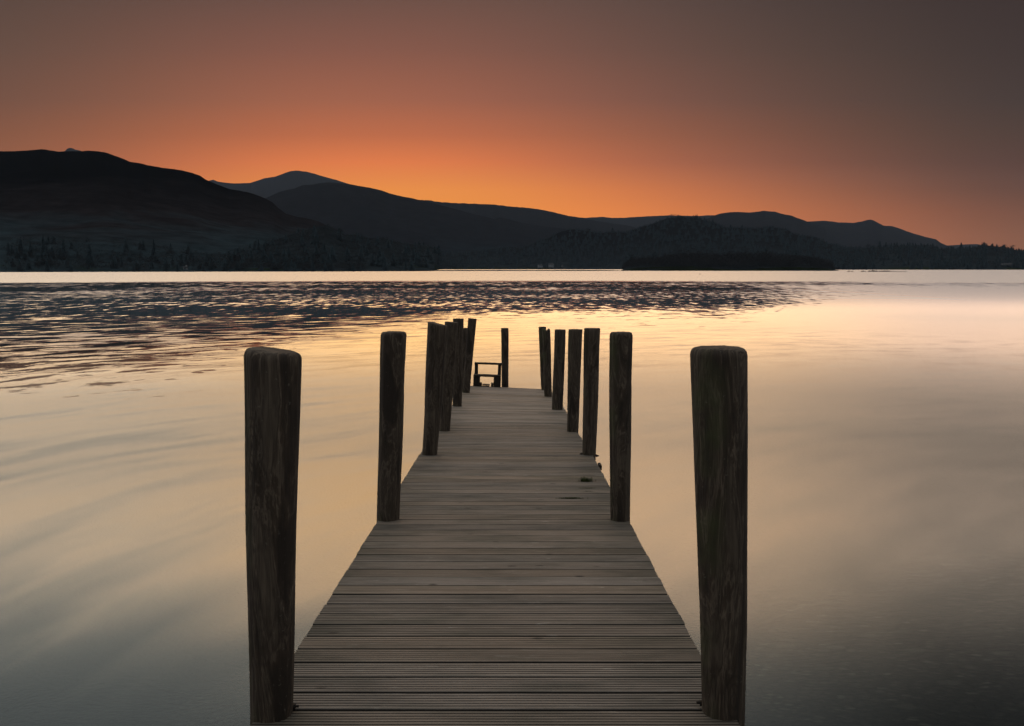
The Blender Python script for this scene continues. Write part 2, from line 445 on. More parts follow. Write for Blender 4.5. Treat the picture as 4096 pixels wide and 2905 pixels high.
# ------------------------------------------------------------------ grass growing between the boards
def tuft(u, v, wdt, dep, hgt, n, label, low=False):
    s, t = st(u, v); yy_ = 3.0
    for _ in range(60):
        f = t * yy_ - deck_z(yy_)
        yy_ += f * 4 if abs(f) < .5 else (.3 if f > 0 else -.3)
    P = Vector((s * yy_, yy_, deck_z(yy_)))
    V, Fc = [], []
    for i in range(n):
        bx = random.gauss(0, wdt / 3); by = random.gauss(0, dep / 3)
        an = random.uniform(0, 2 * math.pi); ln = hgt * random.uniform(.5, 1.2); lean = random.uniform(.2, 1.1)
        dx, dy = math.cos(an), math.sin(an); px, py = -dy, dx; wd = random.uniform(.0015, .003)
        b = len(V)
        for kk in range(4):
            f = kk / 3; rad = ln * lean * f * (.5 + .5 * f); z = ln * math.sin(min(f, 1) * 1.9) * .75 / (1 + lean * .4) - .006
            ww = wd * (1 - f * .9)
            V.append((bx + dx * rad + px * ww, by + dy * rad + py * ww, z)); V.append((bx + dx * rad - px * ww, by + dy * rad - py * ww, z))
        for kk in range(3): Fc.append((b + 2 * kk, b + 2 * kk + 1, b + 2 * kk + 3, b + 2 * kk + 2))
    o = mesh_obj('grass_tuft', V, Fc, M_GRASS); o.location = P + Vector((0, 0, .002))
    return tag(o, label, 'grass tuft', 'tufts growing in the gaps of the deck')
def z9(x, y): return 1450 + x / 1.832, 1750 + y / 1.832
tuft(*z9(1640, 322), .075, .04, .055, 170, 'bushy green grass tuft growing from the deck near its right edge')
tuft(*z9(1527, 449), .13, .012, .022, 420, 'long thin strip of green moss and grass in a gap between two boards')
tuft(*z9(1655, 396), .06, .008, .012, 70, 'tiny green sprout in a board gap just in front of the bushy grass tuft')
tuft(*z9(1650, 372), .10, .007, .012, 260, 'faint dark line of moss close in front of the bushy grass tuft')

# ------------------------------------------------------------------ water
def water_mat():
    m, t = new_mat('lake_water')
    pos = t.n('ShaderNodeNewGeometry').outputs['Position']
    x, y, z = t.sep(pos)[0:3]
    CX, CY = 14.0, 1.0
    dx = t.m('SUBTRACT', x, CX); dy = t.m('SUBTRACT', y, CY)
    r = t.m('SQRT', t.m('ADD', t.m('MULTIPLY', dx, dx), t.m('MULTIPLY', dy, dy)))
    th = t.m('ARCTAN2', dx, dy)
    rx = t.m('DIVIDE', dx, r); ry = t.m('DIVIDE', dy, r)
    d = t.m('SQRT', t.m('ADD', t.m('MULTIPLY', x, x), t.m('MULTIPLY', y, y)))
    s = t.m('DIVIDE', x, t.m('MAXIMUM', y, .5))
    # ripples travelling out from the bank, crests curving round it
    arc = t.m('MULTIPLY', th, 22.0)
    wob = t.m('MULTIPLY', t.noise(pos, .12, 2), 2.4)
    rr = t.m('ADD', r, wob)
    ripa = t.noise(t.comb(t.m('MULTIPLY', rr, 1.35), t.m('MULTIPLY', arc, 1.0), 0.0), 1, 5, .6, .3)
    ripb = t.noise(t.comb(t.m('MULTIPLY', rr, .42), t.m('MULTIPLY', x, 1.2), 2.0), 1, 5, .6, .3)
    ripc = t.noise(t.comb(t.m('MULTIPLY', rr, .17), t.m('MULTIPLY', x, .60), 5.0), 1, 5, .62, .3)
    fa = t.mr(d, 48, 75, 0, 1); fb = t.mr(d, 105, 160, 0, 1)
    lerp = lambda f, a, b: t.m('ADD', t.m('MULTIPLY', a, t.m('SUBTRACT', 1.0, f)), t.m('MULTIPLY', b, f))
    rip = lerp(fb, lerp(fa, ripa, ripb), ripc)
    rip2 = t.noise(t.comb(t.m('MULTIPLY', x, .35), t.m('MULTIPLY', y, .55), 3.0), 1, 3, .6, .2)
    swell = t.noise(t.comb(t.m('MULTIPLY', rr, 1.5), t.m('MULTIPLY', arc, .30), 7.0), 1, 2, .5, .4)
    patch = t.noise(t.comb(t.m('MULTIPLY', x, .035), t.m('MULTIPLY', y, .05), 1.0), 1, 3, .6)
    patchfar = t.noise(t.comb(t.m('MULTIPLY', x, .006), t.m('MULTIPLY', y, .012), 1.0), 1, 2, .5)
    R_ = lambda q: t.m('SUBTRACT', q, .5)
    ampnear = t.m('MULTIPLY', t.m('MULTIPLY', t.mr(d, 5, 14, .10, 1), t.mr(d, 24, 60, 1, 0)), t.mr(s, -.15, .25, .075, .035))
    far = t.mr(d, 195, 222, 0, 1, True)
    side = t.mr(s, .22, .46, 0, 1, True)         # the lee of the right bank is smoother and brighter
    left = t.mr(s, .05, -.42, 0, 1, True)
    d1 = t.m('SUBTRACT', t.m('ADD', 54.0, t.m('MULTIPLY', side, 20.0)), t.m('MULTIPLY', left, 29.0))
    mid = t.mr(d, t.m('MULTIPLY', d1, .58), t.m('MULTIPLY', d1, 1.45), 0, 1, True)
    # share of facets that tip towards the bank and catch the high sky
    thr = t.m('ADD', t.m('MULTIPLY', mid, t.m('ADD', .275, t.mr(patch, .34, .66, .07, -.06))), .28)
    thr = t.m('SUBTRACT', thr, t.m('MULTIPLY', side, t.mr(d, 205, 70, .12, .34)))
    mixn = t.m('ADD', t.m('MULTIPLY', rip, .85), t.m('MULTIPLY', rip2, .15))
    up = t.mr(mixn, t.m('SUBTRACT', thr, .035), t.m('ADD', thr, .035), 0, 1, True)
    bias = t.m('MULTIPLY', t.mr(d, 4.5, 17), .105)
    bias = t.m('ADD', bias, t.m('MULTIPLY', t.mr(d, 18, 60), .05))
    bias = t.m('MULTIPLY', bias, up)
    bias = t.m('ADD', t.m('MULTIPLY', bias, t.m('SUBTRACT', 1.0, far)), t.m('MULTIPLY', far, .155))
    slope = t.m('ADD', t.m('MULTIPLY', R_(swell), ampnear), t.m('MULTIPLY', mid, .010))
    slope = t.m('ADD', slope, t.m('MULTIPLY', R_(ripa), t.m('MULTIPLY', t.m('MULTIPLY', t.mr(d, 15, 30), t.mr(d, 32, 55, 1, 0)), .06)))
    sl = t.m('SUBTRACT', slope, bias)
    nx = t.m('ADD', t.m('MULTIPLY', rx, t.m('MULTIPLY', slope, .6)), 0.0)
    ny = sl
    nv = t.n('ShaderNodeVectorMath', operation='NORMALIZE'); t.link(t.comb(nx, ny, 1.0), nv.inputs[0])
    N = nv.outputs[0]
    gl = t.n('ShaderNodeBsdfAnisotropic') if hasattr(bpy.types, 'ShaderNodeBsdfAnisotropic') else t.n('ShaderNodeBsdfGlossy')
    gl.distribution = 'GGX'; gl.inputs['Color'].default_value = (1, 1, 1, 1)
    rg = t.m('ADD', t.mr(d, 4, 15, .08, .22), t.m('MULTIPLY', t.mr(d, 22, 40, 0, 1), -.17))
    rg = t.m('ADD', rg, t.m('MULTIPLY', far, .15))
    t.link(rg, gl.inputs['Roughness']); t.link(N, gl.inputs['Normal'])
    fr = t.n('ShaderNodeFresnel'); fr.inputs[0].default_value = 1.40; t.link(N, fr.inputs[1])
    tr = t.n('ShaderNodeBsdfTransparent'); tr.inputs[0].default_value = (.50, .55, .50, 1)
    df = t.n('ShaderNodeBsdfDiffuse'); df.inputs['Color'].default_value = (.155, .225, .285, 1)     # deep-water scatter colour, also painting the blue haze reflected from the hills
    dm = t.n('ShaderNodeMixShader'); t.link(t.mr(d, 30, 95), dm.inputs[0]); t.link(tr.outputs[0], dm.inputs[1]); t.link(df.outputs[0], dm.inputs[2])
    tr = dm
    mx = t.n('ShaderNodeMixShader'); t.link(fr.outputs[0], mx.inputs[0]); t.link(tr.outputs[0], mx.inputs[1]); t.link(gl.outputs[0], mx.inputs[2])
    o = t.n('ShaderNodeOutputMaterial'); t.link(mx.outputs[0], o.inputs[0])
    return m
def disc(name, rads, z, mat, na=96):
    V = [(0, 0, z(0, 0))]; Fc = []
    for j, r in enumerate(rads):
        for i in range(na):
            a = 2 * math.pi * i / na; xx, yy2 = math.cos(a) * r, math.sin(a) * r
            V.append((xx, yy2, z(xx, yy2)))
    for i in range(na): Fc.append((0, 1 + i, 1 + (i + 1) % na))
    for j in range(len(rads) - 1):
        for i in range(na):
            a = 1 + j * na + i; b = 1 + j * na + (i + 1) % na
            Fc.append((a, a + na, b + na, b))
    return mesh_obj(name, V, Fc, mat)
water = disc('lake_water', [40, 400, 3000, 13500], lambda a, b: WATER_Z, water_mat())
tag(water, kind='structure')

def bed_mat():
    m, t = new_mat('pebble_bed')
    pos = t.n('ShaderNodeNewGeometry').outputs['Position']
    wp = t.n('ShaderNodeVectorMath', operation='ADD')
    t.link(pos, wp.inputs[0])
    nz = t.n('ShaderNodeTexNoise'); t.link(pos, nz.inputs['Vector']); nz.inputs['Scale'].default_value = 14
    sc_ = t.n('ShaderNodeVectorMath', operation='SCALE'); t.link(nz.outputs['Color'], sc_.inputs[0]); sc_.inputs['Scale'].default_value = .05
    t.link(sc_.outputs[0], wp.inputs[1])
    mp = t.mapping(wp.outputs[0], (1, 1, 1), (0, 0, .5))
    vo = t.n('ShaderNodeTexVoronoi'); t.link(t.mapping(mp, (11, 19, 11)), vo.inputs['Vector']); vo.inputs['Scale'].default_value = 1
    v2 = t.n('ShaderNodeTexVoronoi'); t.link(t.mapping(mp, (3.4, 5.1, 3.4)), v2.inputs['Vector']); v2.inputs['Scale'].default_value = 1
    cell = t.sep(vo.outputs['Color'])[0]
    c = t.ramp(cell, [(0, (.018, .017, .013)), (.55, (.036, .033, .026)), (.85, (.055, .050, .040)), (1, (.12, .115, .095))])
    big = t.mr(t.sep(v2.outputs['Color'])[1], .86, .9)
    big = t.m('MULTIPLY', big, t.mr(v2.outputs['Distance'], .25, .36, 1, 0))
    c = t.mix(t.mr(vo.outputs['Distance'], .25, .6, 0, .9), c, (.007, .007, .006, 1))
    c = t.mix(big, c, (.06, .056, .045, 1))
    silt = t.noise(pos, .6, 4, .6)
    c = t.mix(t.mr(silt, .4, .65, 0, .6), c, (.020, .020, .015, 1))
    # dark bluish tint of deep water painted into the bed further out
    x, y, z = t.sep(pos)[0:3]
    c = t.mix(t.mr(z, -3.5, -4.6), c, (.014, .020, .026, 1))
    principled(t, c, .9, t.m('SUBTRACT', 1.0, vo.outputs['Distance']), .8, .03, .2); return m
def bed_z(x, y):
    s = max(0.0, y - 2.5 - x * .9)
    return -3.12 - .13 * s if s < 60 else -3.12 - 7.8
rr_ = [1, 2, 3, 4, 5, 6, 7, 8, 10, 12, 15, 20, 30, 50, 90, 300, 2000, 13600]
bed = disc('lake_bed', rr_, bed_z, bed_mat(), 160)
tag(bed, kind='structure')

# ------------------------------------------------------------------ hills
def land_mat(name, low, mid, high, zlo, zhi, patch=.004, green=None):
    m, t = new_mat(name)
    pos = t.n('ShaderNodeNewGeometry').outputs['Position']
    x, y, z = t.sep(pos)[0:3]
    n = t.noise(pos, patch, 5, .6, .5); n2 = t.noise(pos, patch * 6, 4, .6)
    zz = t.m('ADD', t.m('DIVIDE', t.m('SUBTRACT', z, zlo), zhi - zlo), t.m('MULTIPLY', t.m('SUBTRACT', n, .5), .7))
    c = t.ramp(zz, [(.10, low), (.35, mid), (.8, high)])
    f = t.mr(n2, .3, .7, .6, 1.35)
    c = t.mix(1, c, t.comb(f, f, f), 'MULTIPLY')
    if green:
        g = t.m('MULTIPLY', t.mr(z, 6, 1), t.mr(n, .5, .56))
        c = t.mix(g, c, (*green, 1))
    matte(t, c); return m
def interp_fn(pts):
    xs = [p[0] for p in pts]; ys = [p[1] for p in pts]
    return lambda u: float(np.interp(u, xs, ys))
HILLS = {}
def hill(name, sky_pts, Dr, D0, mat, rows=26, power=1.25, rough=.6, du=7, drop=0, seed=0, nudge=.07):
    """sky_pts: skyline in photo pixels; Dr, D0: distance of ridge and of foot (functions of u)"""
    sk_ = interp_fn(sky_pts); u0, u1 = sky_pts[0][0], sky_pts[-1][0]
    us = np.arange(u0, u1 + du, du)
    V, Fc = [], []
    def zrow(u, t):
        v = sk_(u) + drop + rough * 2.2 * (mn.noise(Vector((u * .045, seed, 0))) + .5 * mn.noise(Vector((u * .14, seed, 4))))
        s, tt = st(u, v)
        Yr = Dr(u); Y0 = D0(u)
        zr = tt * Yr; zb = WATER_Z - .4
        Yt = Y0 + (Yr - Y0) * t
        q = t ** power
        z = zb + (zr - zb) * q
        amp = abs(zr - zb) * nudge * math.sin(math.pi * min(t, 1)) ** .8
        z += amp * (mn.noise(Vector((s * Yt * .003, Yt * .003, seed))) + .5 * mn.noise(Vector((s * Yt * .009, Yt * .009, seed))))
        return s, Yt, z
    def ground(u, t): s, Yt, z = zrow(u, t); return Vector((s * Yt, Yt, z))
    for u in us:
        for j in range(rows + 1):
            V.append(ground(u, j / rows))
        # the far side falls away again
        p = V[-1]; s = p.x / p.y; 
        for kk in (1.02, 1.05, 1.09):
            Yt = p.y * kk; V.append(Vector((s * Yt, Yt, p.z + (WATER_Z - 6 - p.z) * (.12, .55, 1.0)[(1.02, 1.05, 1.09).index(kk)])))
    n = rows + 4
    for i in range(len(us) - 1):
        for j in range(n - 1):
            a = i * n + j; Fc.append((a, a + n, a + n + 1, a + 1))
    o = mesh_obj(name, V, Fc, mat, None, True)
    tag(o, kind='structure')
    HILLS[name + str(seed)] = ground
    return ground
def Z1(pts): return [(x / 1.6357, 560 + y / 1.6357) for x, y in pts]
def Z2(pts): return [(1300 + x / 1.9083, 640 + y / 1.9083) for x, y in pts]
def Z3(pts): return [(2300 + x / 2.29, 760 + y / 2.29) for x, y in pts]
def Z4(pts): return [(3200 + x / 2.5558, 800 + y / 2.5558) for x, y in pts]
K_ = lambda v: (lambda u: v)
m_near = land_mat('bracken_fell', (.018, .028, .034), (.012, .0105, .0115), (.0008, .0007, .0007), 0, 230, .006, (.012, .020, .008))  # bluish low tone paints mist at the foot of the fell
m_mid = land_mat('distant_fell', (.009, .014, .018), (.007, .008, .010), (.006, .006, .007), 0, 400, .0025)
m_wood = land_mat('wooded_ground', (.016, .022, .026), (.010, .013, .015), (.006, .007, .008), 0, 150, .008, (.012, .018, .008))
A = [(-700, 640), (-400, 612)] + Z1([(0,73),(50,75),(170,70),(270,61),(300,63),(330,69),(385,77),(430,74),(540,74),(580,70),(620,73),(680,79),(740,99),(800,121),(850,143),(925,154),(960,164),(1060,182),(1130,190),(1200,201),(1260,217),(1310,234),(1350,262),(1420,291),(1500,321),(1570,332),(1650,350),(1730,380),(1780,406),(1820,445),(1870,482),(1930,500),(2030,518),(2090,535),(2130,557),(2200,582),(2245,616),(2320,680),(2420,800)]) 
gA = hill('fell', A, interp_fn([(-700, 2300), (1400, 2000), (1500, 1500)]), interp_fn([(-700, 640), (0, 713), (1400, 850), (1500, 900)]), m_near, 60, 1.35, .5, 6, seed=1)
hill('mountain', Z1([(380,110),(410,80),(425,73),(440,57),(458,51),(480,57),(490,64),(520,68),(535,74),(560,100)]), K_(10000), K_(8500), m_mid, 6, 1.1, .3, 4, seed=2)
hill('mountain', Z1([(1100,330),(1200,300),(1355,268),(1395,261),(1420,271),(1470,280),(1540,285),(1640,281),(1690,264),(1730,251),(1800,240),(1850,222),(1890,207),(1940,200),(2000,207),(2060,222),(2130,243),(2200,262),(2290,290),(2500,340),(2900,460)]), K_(11000), K_(6000), m_mid, 20, 1.2, .4, 6, seed=3)
hill('fell', Z1([(1500,520),(1640,430),(1740,380),(1780,362),(1830,340),(1870,328),(1920,320),(1980,296),(2040,292),(2100,282),(2150,277),(2220,283),(2290,289)]) + Z2([(100,177),(180,184),(270,200),(350,214),(430,232),(500,258),(600,281),(660,291),(710,304),(760,310),(850,337),(930,358),(1050,389),(1130,412),(1220,431),(1290,452),(1330,440),(1390,450),(1500,480),(1600,497),(1700,513),(1830,524),(2000,560),(2300,650)]), K_(5200), K_(3100), m_mid, 26, 1.2, .4, 6, seed=4)
hill('wooded_ridge', Z2([(500,360),(700,306),(780,307),(850,318),(950,327),(1090,333),(1200,337),(1300,341),(1400,355),(1500,361),(1650,379),(1750,401),(1850,425),(1930,438),(2100,470),(2300,500),(2600,560)]), K_(7400), K_(4200), m_mid, 20, 1.2, .9, 5, seed=5)
hill('mountain', Z2([(1500,470),(1900,436),(1960,441)]) + Z3([(100,255),(200,250),(250,246),(340,257),(450,255),(600,245),(850,233),(1000,237),(1150,238),(1200,233),(1290,232),(1500,260),(1800,330)]), K_(10500), K_(6800), m_mid, 16, 1.2, .4, 6, seed=6)
hill('wooded_ridge', Z3([(900,420),(1100,300),(1290,230),(1330,217),(1420,204),(1500,202),(1600,207),(1730,192),(1830,200),(1900,220),(1980,235),(2060,265),(2130,290),(2290,345)]) + Z4([(200,300),(500,420)]), K_(7600), K_(4400), m_mid, 20, 1.2, .9, 5, seed=7)
hill('fell', Z4([(-200,280),(80,222),(230,213),(320,218),(400,232),(470,231),(545,235),(620,223),(680,207),(720,202),(750,208),(800,235),(850,262),(940,268),(1020,292),(1090,320),(1200,355),(1290,380),(1390,403),(1440,440),(1500,465),(1600,490),(1750,540)]), K_(9000), K_(5000), m_mid, 20, 1.2, .5, 5, seed=8)
hill('mountain', Z4([(1200,520),(1500,466),(1580,462),(1700,455),(1800,451),(1860,460),(1950,475),(2100,500),(2290,540),(2700,600)]), K_(12000), K_(9000), m_mid, 10, 1.2, .3, 6, seed=9)
J = Z2([(1350,700),(1560,655),(1640,615),(1700,600),(1760,568),(1800,548),(1880,530),(1960,537),(2060,555),(2150,560),(2290,560)]) + Z3([(100,376),(200,392),(350,385),(450,392),(560,362),(620,338),(700,316),(760,293),(840,263),(950,250),(1100,253),(1180,278),(1260,301),(1340,333),(1400,352),(1530,346),(1640,356),(1700,352),(1800,343),(1880,352),(1950,368),(2010,406),(2080,426),(2150,426),(2210,448),(2290,470)]) + Z4([(150,385),(200,412),(240,416),(280,446),(400,470),(520,497),(700,520),(1000,600)])
gJ = hill('wooded_hill', J, K_(3100), interp_fn([(2000, 2850), (2400, 2850), (2700, 2200), (3600, 2200)]), m_wood, 26, 1.1, .8, 5, seed=10)
Kp = Z2([(-1400,800),(-900,720),(-350,600),(-100,520),(0,498),(80,530),(150,570),(250,571),(330,596),(450,598),(560,632),(700,648),(750,650),(860,676),(930,708),(1050,708),(1200,698),(1280,680),(1440,662),(1480,676),(1560,662),(1700,650),(1900,640),(2200,660),(2500,700)])
gK = hill('wooded_hill', Kp, interp_fn([(1100, 1250), (1500, 1500), (1740, 1750), (1760, 3050), (2600, 3050)]), interp_fn([(500, 780), (1100, 860), (1500, 900), (1700, 960), (1740, 1020), (1760, 2780), (2600, 2820)]), m_wood, 26, 1.05, .8, 5, seed=11)
Lp = Z3([(1500,700),(1900,640)]) + Z4([(0,560),(300,520),(500,500),(640,496),(800,486),(1000,470),(1200,470),(1350,474),(1450,506),(1600,502),(1750,490),(1870,468),(1950,468),(2100,490),(2290,530),(2700,520),(3400,540)])
gL = hill('wooded_hill', Lp, K_(2750), interp_fn([(2900, 2100), (4600, 1950)]), m_wood, 20, 1.05, .6, 5, seed=12)
ISL = Z3([(415,735),(440,715),(480,660),(560,625),(700,620),(800,610),(880,595),(930,575),(1020,570),(1200,575),(1400,580),(1500,590),(1560,580),(1640,575),(1780,585),(1900,600),(2060,600)]) + Z4([(100,590),(200,610),(290,640),(340,690),(400,716),(420,722)])
ISG = [(u, 1084 - (1084 - v) * .42) for u, v in ISL]
gI = hill('island', ISG, K_(1230), K_(1110), m_wood, 8, .7, .3, 5, seed=13)

hill('added_dark_water_strip', [(1690, 1083.5), (1730, 1080.6), (1900, 1080.2), (2150, 1080.8), (2330, 1080.2), (2440, 1081), (2500, 1083.4)], K_(1085), K_(1052), m_wood, 5, .6, .12, 5, seed=14, nudge=.02)  # added low strip standing in for a dark reflecting band of calm water

# ------------------------------------------------------------------ trees
def foliage_mat(name, c, var=.35):
    m, t = new_mat(name)
    pos = t.n('ShaderNodeNewGeometry').outputs['Position']
    n = t.noise(pos, .25, 3, .6)
    f = t.mr(n, .3, .7, 1 - var, 1 + var)
    matte(t, t.mix(1, (*c, 1), t.comb(f, f, f), 'MULTIPLY')); return m
M_CON = foliage_mat('conifer_needles', (.022, .033, .040)); M_BRO = foliage_mat('bare_twigs', (.024, .026, .029))
M_TRUNK = flat_mat('tree_bark', (.010, .009, .008), .95, .3, .5)

def conifer_geo(h, seed, lean=0):
    rs = random.Random(seed); V, Fc = [], []
    n = rs.randint(8, 11); w0 = h * rs.uniform(.17, .24)
    for j in range(n):
        f = j / n; zb = h * (.08 + .88 * f); rad = w0 * (1 - f) ** .85 * rs.uniform(.75, 1.2) + h * .008
        m_ = 9; th0 = rs.uniform(0, 6); zt = min(h * 1.0, zb + h * .17)
        c = len(V); V.append((lean * zt, 0, zt))
        for i in range(m_ * 2):
            th = th0 + math.pi * i / m_
            rr2 = rad * (rs.uniform(.8, 1.25) if i % 2 == 0 else rs.uniform(.35, .6))
            V.append((lean * zb + math.cos(th) * rr2, math.sin(th) * rr2, zb - (h * .03 if i % 2 == 0 else -h * .01)))
        for i in range(m_ * 2): Fc.append((c, c + 1 + i, c + 1 + (i + 1) % (m_ * 2)))
    return V, Fc
def broad_geo(h, seed, wide=.38, n=260, low=.25):
    rs = random.Random(seed); V, Fc = [], []
    cl = [(rs.uniform(-1, 1) * wide * h * .6, rs.uniform(-1, 1) * wide * h * .6, h * rs.uniform(low + .2, .82), h * rs.uniform(.12, .2)) for _ in range(9)]
    for i in range(n):
        cx, cy, cz, cr = rs.choice(cl)
        d = Vector((rs.gauss(0, 1), rs.gauss(0, 1), rs.gauss(0, 1))).normalized() * cr * rs.uniform(.5, 1.05)
        p = Vector((cx, cy, min(cz + d.z * .9, h))) + Vector((d.x, d.y, 0)); sz = h * rs.uniform(.02, .042)
        a_ = Vector((rs.gauss(0, 1), rs.gauss(0, 1), rs.gauss(0, 1))).normalized() * sz; b_ = Vector((rs.gauss(0, 1), rs.gauss(0, 1), rs.gauss(0, 1))).normalized() * sz
        b = len(V); V += [p - a_, p + b_, p + a_]; Fc.append((b, b + 1, b + 2))
    return V, Fc
def trunk_geo(h, top, r):
    mb = MB(); mb.prism((0, 0, -h * .1), (0, 0, h * .5), r, 7, r * .7); mb.prism((0, 0, h * .5), (0, 0, top), r * .7, 7, r * .25); return mb
def tree_proto(kind, seed):
    h = 1.0
    if kind == 'conifer': V, Fc = conifer_geo(h, seed); mc = M_CON
    elif kind == 'pine':
        V, Fc = broad_geo(h, seed, .30, 150, .5); mc = M_CON
    else: V, Fc = broad_geo(h, seed, .38, 330, .15); mc = M_BRO
    cm = bpy.data.meshes.new(kind + '_crown'); cm.from_pydata([tuple(v) for v in V], [], Fc); cm.materials.append(mc)
    mb = trunk_geo(h, .9, .018)
    if kind != 'conifer':
        rs = random.Random(seed + 5)
        for i in range(6):
            an = rs.uniform(0, 6.28); z0 = rs.uniform(.3, .6)
            mb.prism((0, 0, z0), (math.cos(an) * .26, math.sin(an) * .26, z0 + rs.uniform(.15, .3)), .009, 5, .003)
    tm = bpy.data.meshes.new(kind + '_trunk'); tm.from_pydata([tuple(v) for v in mb.V], [], mb.F); tm.materials.append(M_TRUNK)
    return cm, tm
PROTO = {k: [tree_proto(k, 11 * i + 3) for i in range(4)] for k in ('conifer', 'pine', 'broad')}
NAMES = {'conifer': 'conifer_tree', 'pine': 'pine_tree', 'broad': 'bare_tree'}
tcount = 0
def tree(kind, u, vtop, vbase, D, label, group):
    global tcount
    s, tb = st(u, vbase); tt = st(u, vtop)[1]
    h = (tt - tb) * D
    root = empty(NAMES[kind], (s * D, D, tb * D)); wf = 1.0 if D < 1300 else 1.7
    root.scale = (h * wf, h * wf, h); root.rotation_euler = (0, 0, tcount * 1.9)
    cm, tm = PROTO[kind][tcount % 4]; tcount += 1
    for nm, me in (('crown', cm), ('trunk', tm)):
        o = bpy.data.objects.new(nm, me); col.objects.link(o); o.parent = root
    return tag(root, label, 'tree', group)
def zz4(x, y): return 3200 + x / 2.5558, 800 + y / 2.5558
def zz3(x, y): return 2300 + x / 2.29, 760 + y / 2.29
G1 = 'conifers along the low right shore skyline'
for x, yt, yb, kd, lab in [(695,447,500,'broad','bushy dark tree at the left end of the low right shore conifer row'),(815,414,490,'conifer','tallest broad conifer left of the even conifer row on the right shore'),
    (878,428,480,'conifer',None),(935,436,485,'conifer',None),(962,432,485,'conifer',None),(990,426,480,'conifer',None),(1100,430,480,'conifer',None),(1120,427,480,'conifer',None),(1152,430,482,'conifer',None),
    (1180,436,484,'conifer',None),(1235,434,486,'conifer',None),(1268,442,486,'conifer',None),(1306,438,486,'conifer',None),(1355,436,488,'conifer',None),(1410,478,512,'conifer',None),(1445,480,516,'conifer',None),
    (1520,476,514,'conifer',None),(1555,473,512,'conifer',None),(1645,432,512,'conifer','lone tall layered conifer standing clear of the right shore woods'),
    (1872,427,486,'pine','spindly pine poking up highest from the rounded wood at far right'),(1893,438,486,'pine','shorter pine touching the spindly pine on the far right wood'),
    (2085,450,505,'pine','flat crowned pine on the slope near the right end of the shore'),(2170,456,520,'pine','spreading pine last before the right end of the skyline')]:
    u, vt = zz4(x, yt); vb = zz4(x, yb)[1]
    tree(kd, u, vt, vb, 2650, lab or 'pointed dark conifer in the even row on the right shore skyline', G1)
G2 = 'trees standing up on the wooded knoll'
for x, yt, yb, kd, lab in [(888,218,262,'pine','leaning wispy tree at the left of the wooded knoll crest'),(903,219,262,'pine','slim wispy tree close right of the leaning one on the knoll crest'),(940,221,262,'broad','rounded bare tree on the crest of the wooded knoll'),
    (1085,227,268,'conifer',None),(1103,224,268,'conifer',None),(1117,221,270,'conifer',None),(1142,238,280,'conifer',None),(1185,250,294,'conifer',None),(1200,262,300,'conifer',None),(1262,263,315,'conifer',None),
    (1425,313,362,'conifer',None),(1530,316,360,'conifer','single pointed conifer on the lower shoulder right of the knoll'),(2050,393,440,'conifer','thin conifer where the wooded knoll shoulder drops to the right'),(120,348,395,'broad','round tree on the low wooded spur left of the knoll'),(340,344,395,'conifer','pointed conifer on the low wooded spur left of the knoll')]:
    u, vt = zz3(x, yt); vb = zz3(x, yb)[1]
    tree(kd, u, vt, vb, 3000, lab or 'pointed conifer on the right flank of the wooded knoll crest', G2)
G3 = 'dark conifers at the foot of the left fell'
def zz1(x, y): return x / 1.6357, 560 + y / 1.6357
for x, yt, yb, D, lab in [(140,640,800,860,'dark conifer second from the left at the foot of the big fell'),(290,615,805,860,'tallest dark conifer at the foot of the big left fell'),(345,685,800,850,'small conifer just right of the tallest one below the big fell'),(420,648,805,850,'broad conifer right of the tallest one below the big left fell'),
    (590,668,845,800,'lone wide conifer near the water below the left fell'),(1010,645,800,900,'tall conifer beneath the middle of the left fell slope'),(60,665,800,850,'leftmost dark conifer at the foot of the big fell'),(205,670,805,850,'narrow conifer between two taller ones at the foot of the big fell'),(1790,755,835,960,'small conifer by the water where the big fell meets the woods'),(1990,685,790,1000,'slim conifer in the wood below the end of the big fell')]:
    u, vt = zz1(x, yt); vb = zz1(x, yb)[1]
    tree('conifer', u, vt, vb, D, lab, G3)
G4 = 'trees rising from the middle shore woods'
def zz2(x, y): return 1300 + x / 1.9083, 640 + y / 1.9083
for x, yt, yb, D, kd, lab in [(718,617,690,1700,'conifer','left of two twin conifers above the middle shore woods'),(752,622,690,1700,'conifer','right of two twin conifers above the middle shore woods'),(868,647,720,1800,'conifer','conical tree alone right of the twin conifers in the middle woods'),
    (118,520,580,1250,'broad','round bare tree where the big fell slope meets the woods'),(2012,517,560,3000,'pine','tuft crowned pine on the spur left of the wooded knoll'),(2195,515,560,3000,'conifer','taller conifer among the spiky trees left of the knoll')]:
    u, vt = zz2(x, yt); vb = zz2(x, yb)[1]
    tree(kd, u, vt, vb, D, lab, G4)
G5 = 'trees standing out on the island'
for x, yt, yb, kd, lab in [(515,573,700,'pine','tall dark pine at the left end of the wooded island'),(710,567,700,'pine','dark pine in the left part of the wooded island'),(1750,523,640,'pine','dense dark round pine rising highest on the island'),(2020,542,680,'pine','spreading pine near the right end of the island')]:
    u, vt = zz3(x, yt); vb = zz3(x, yb)[1]
    tree(kd, u, vt, vb, 1180, lab, G5)

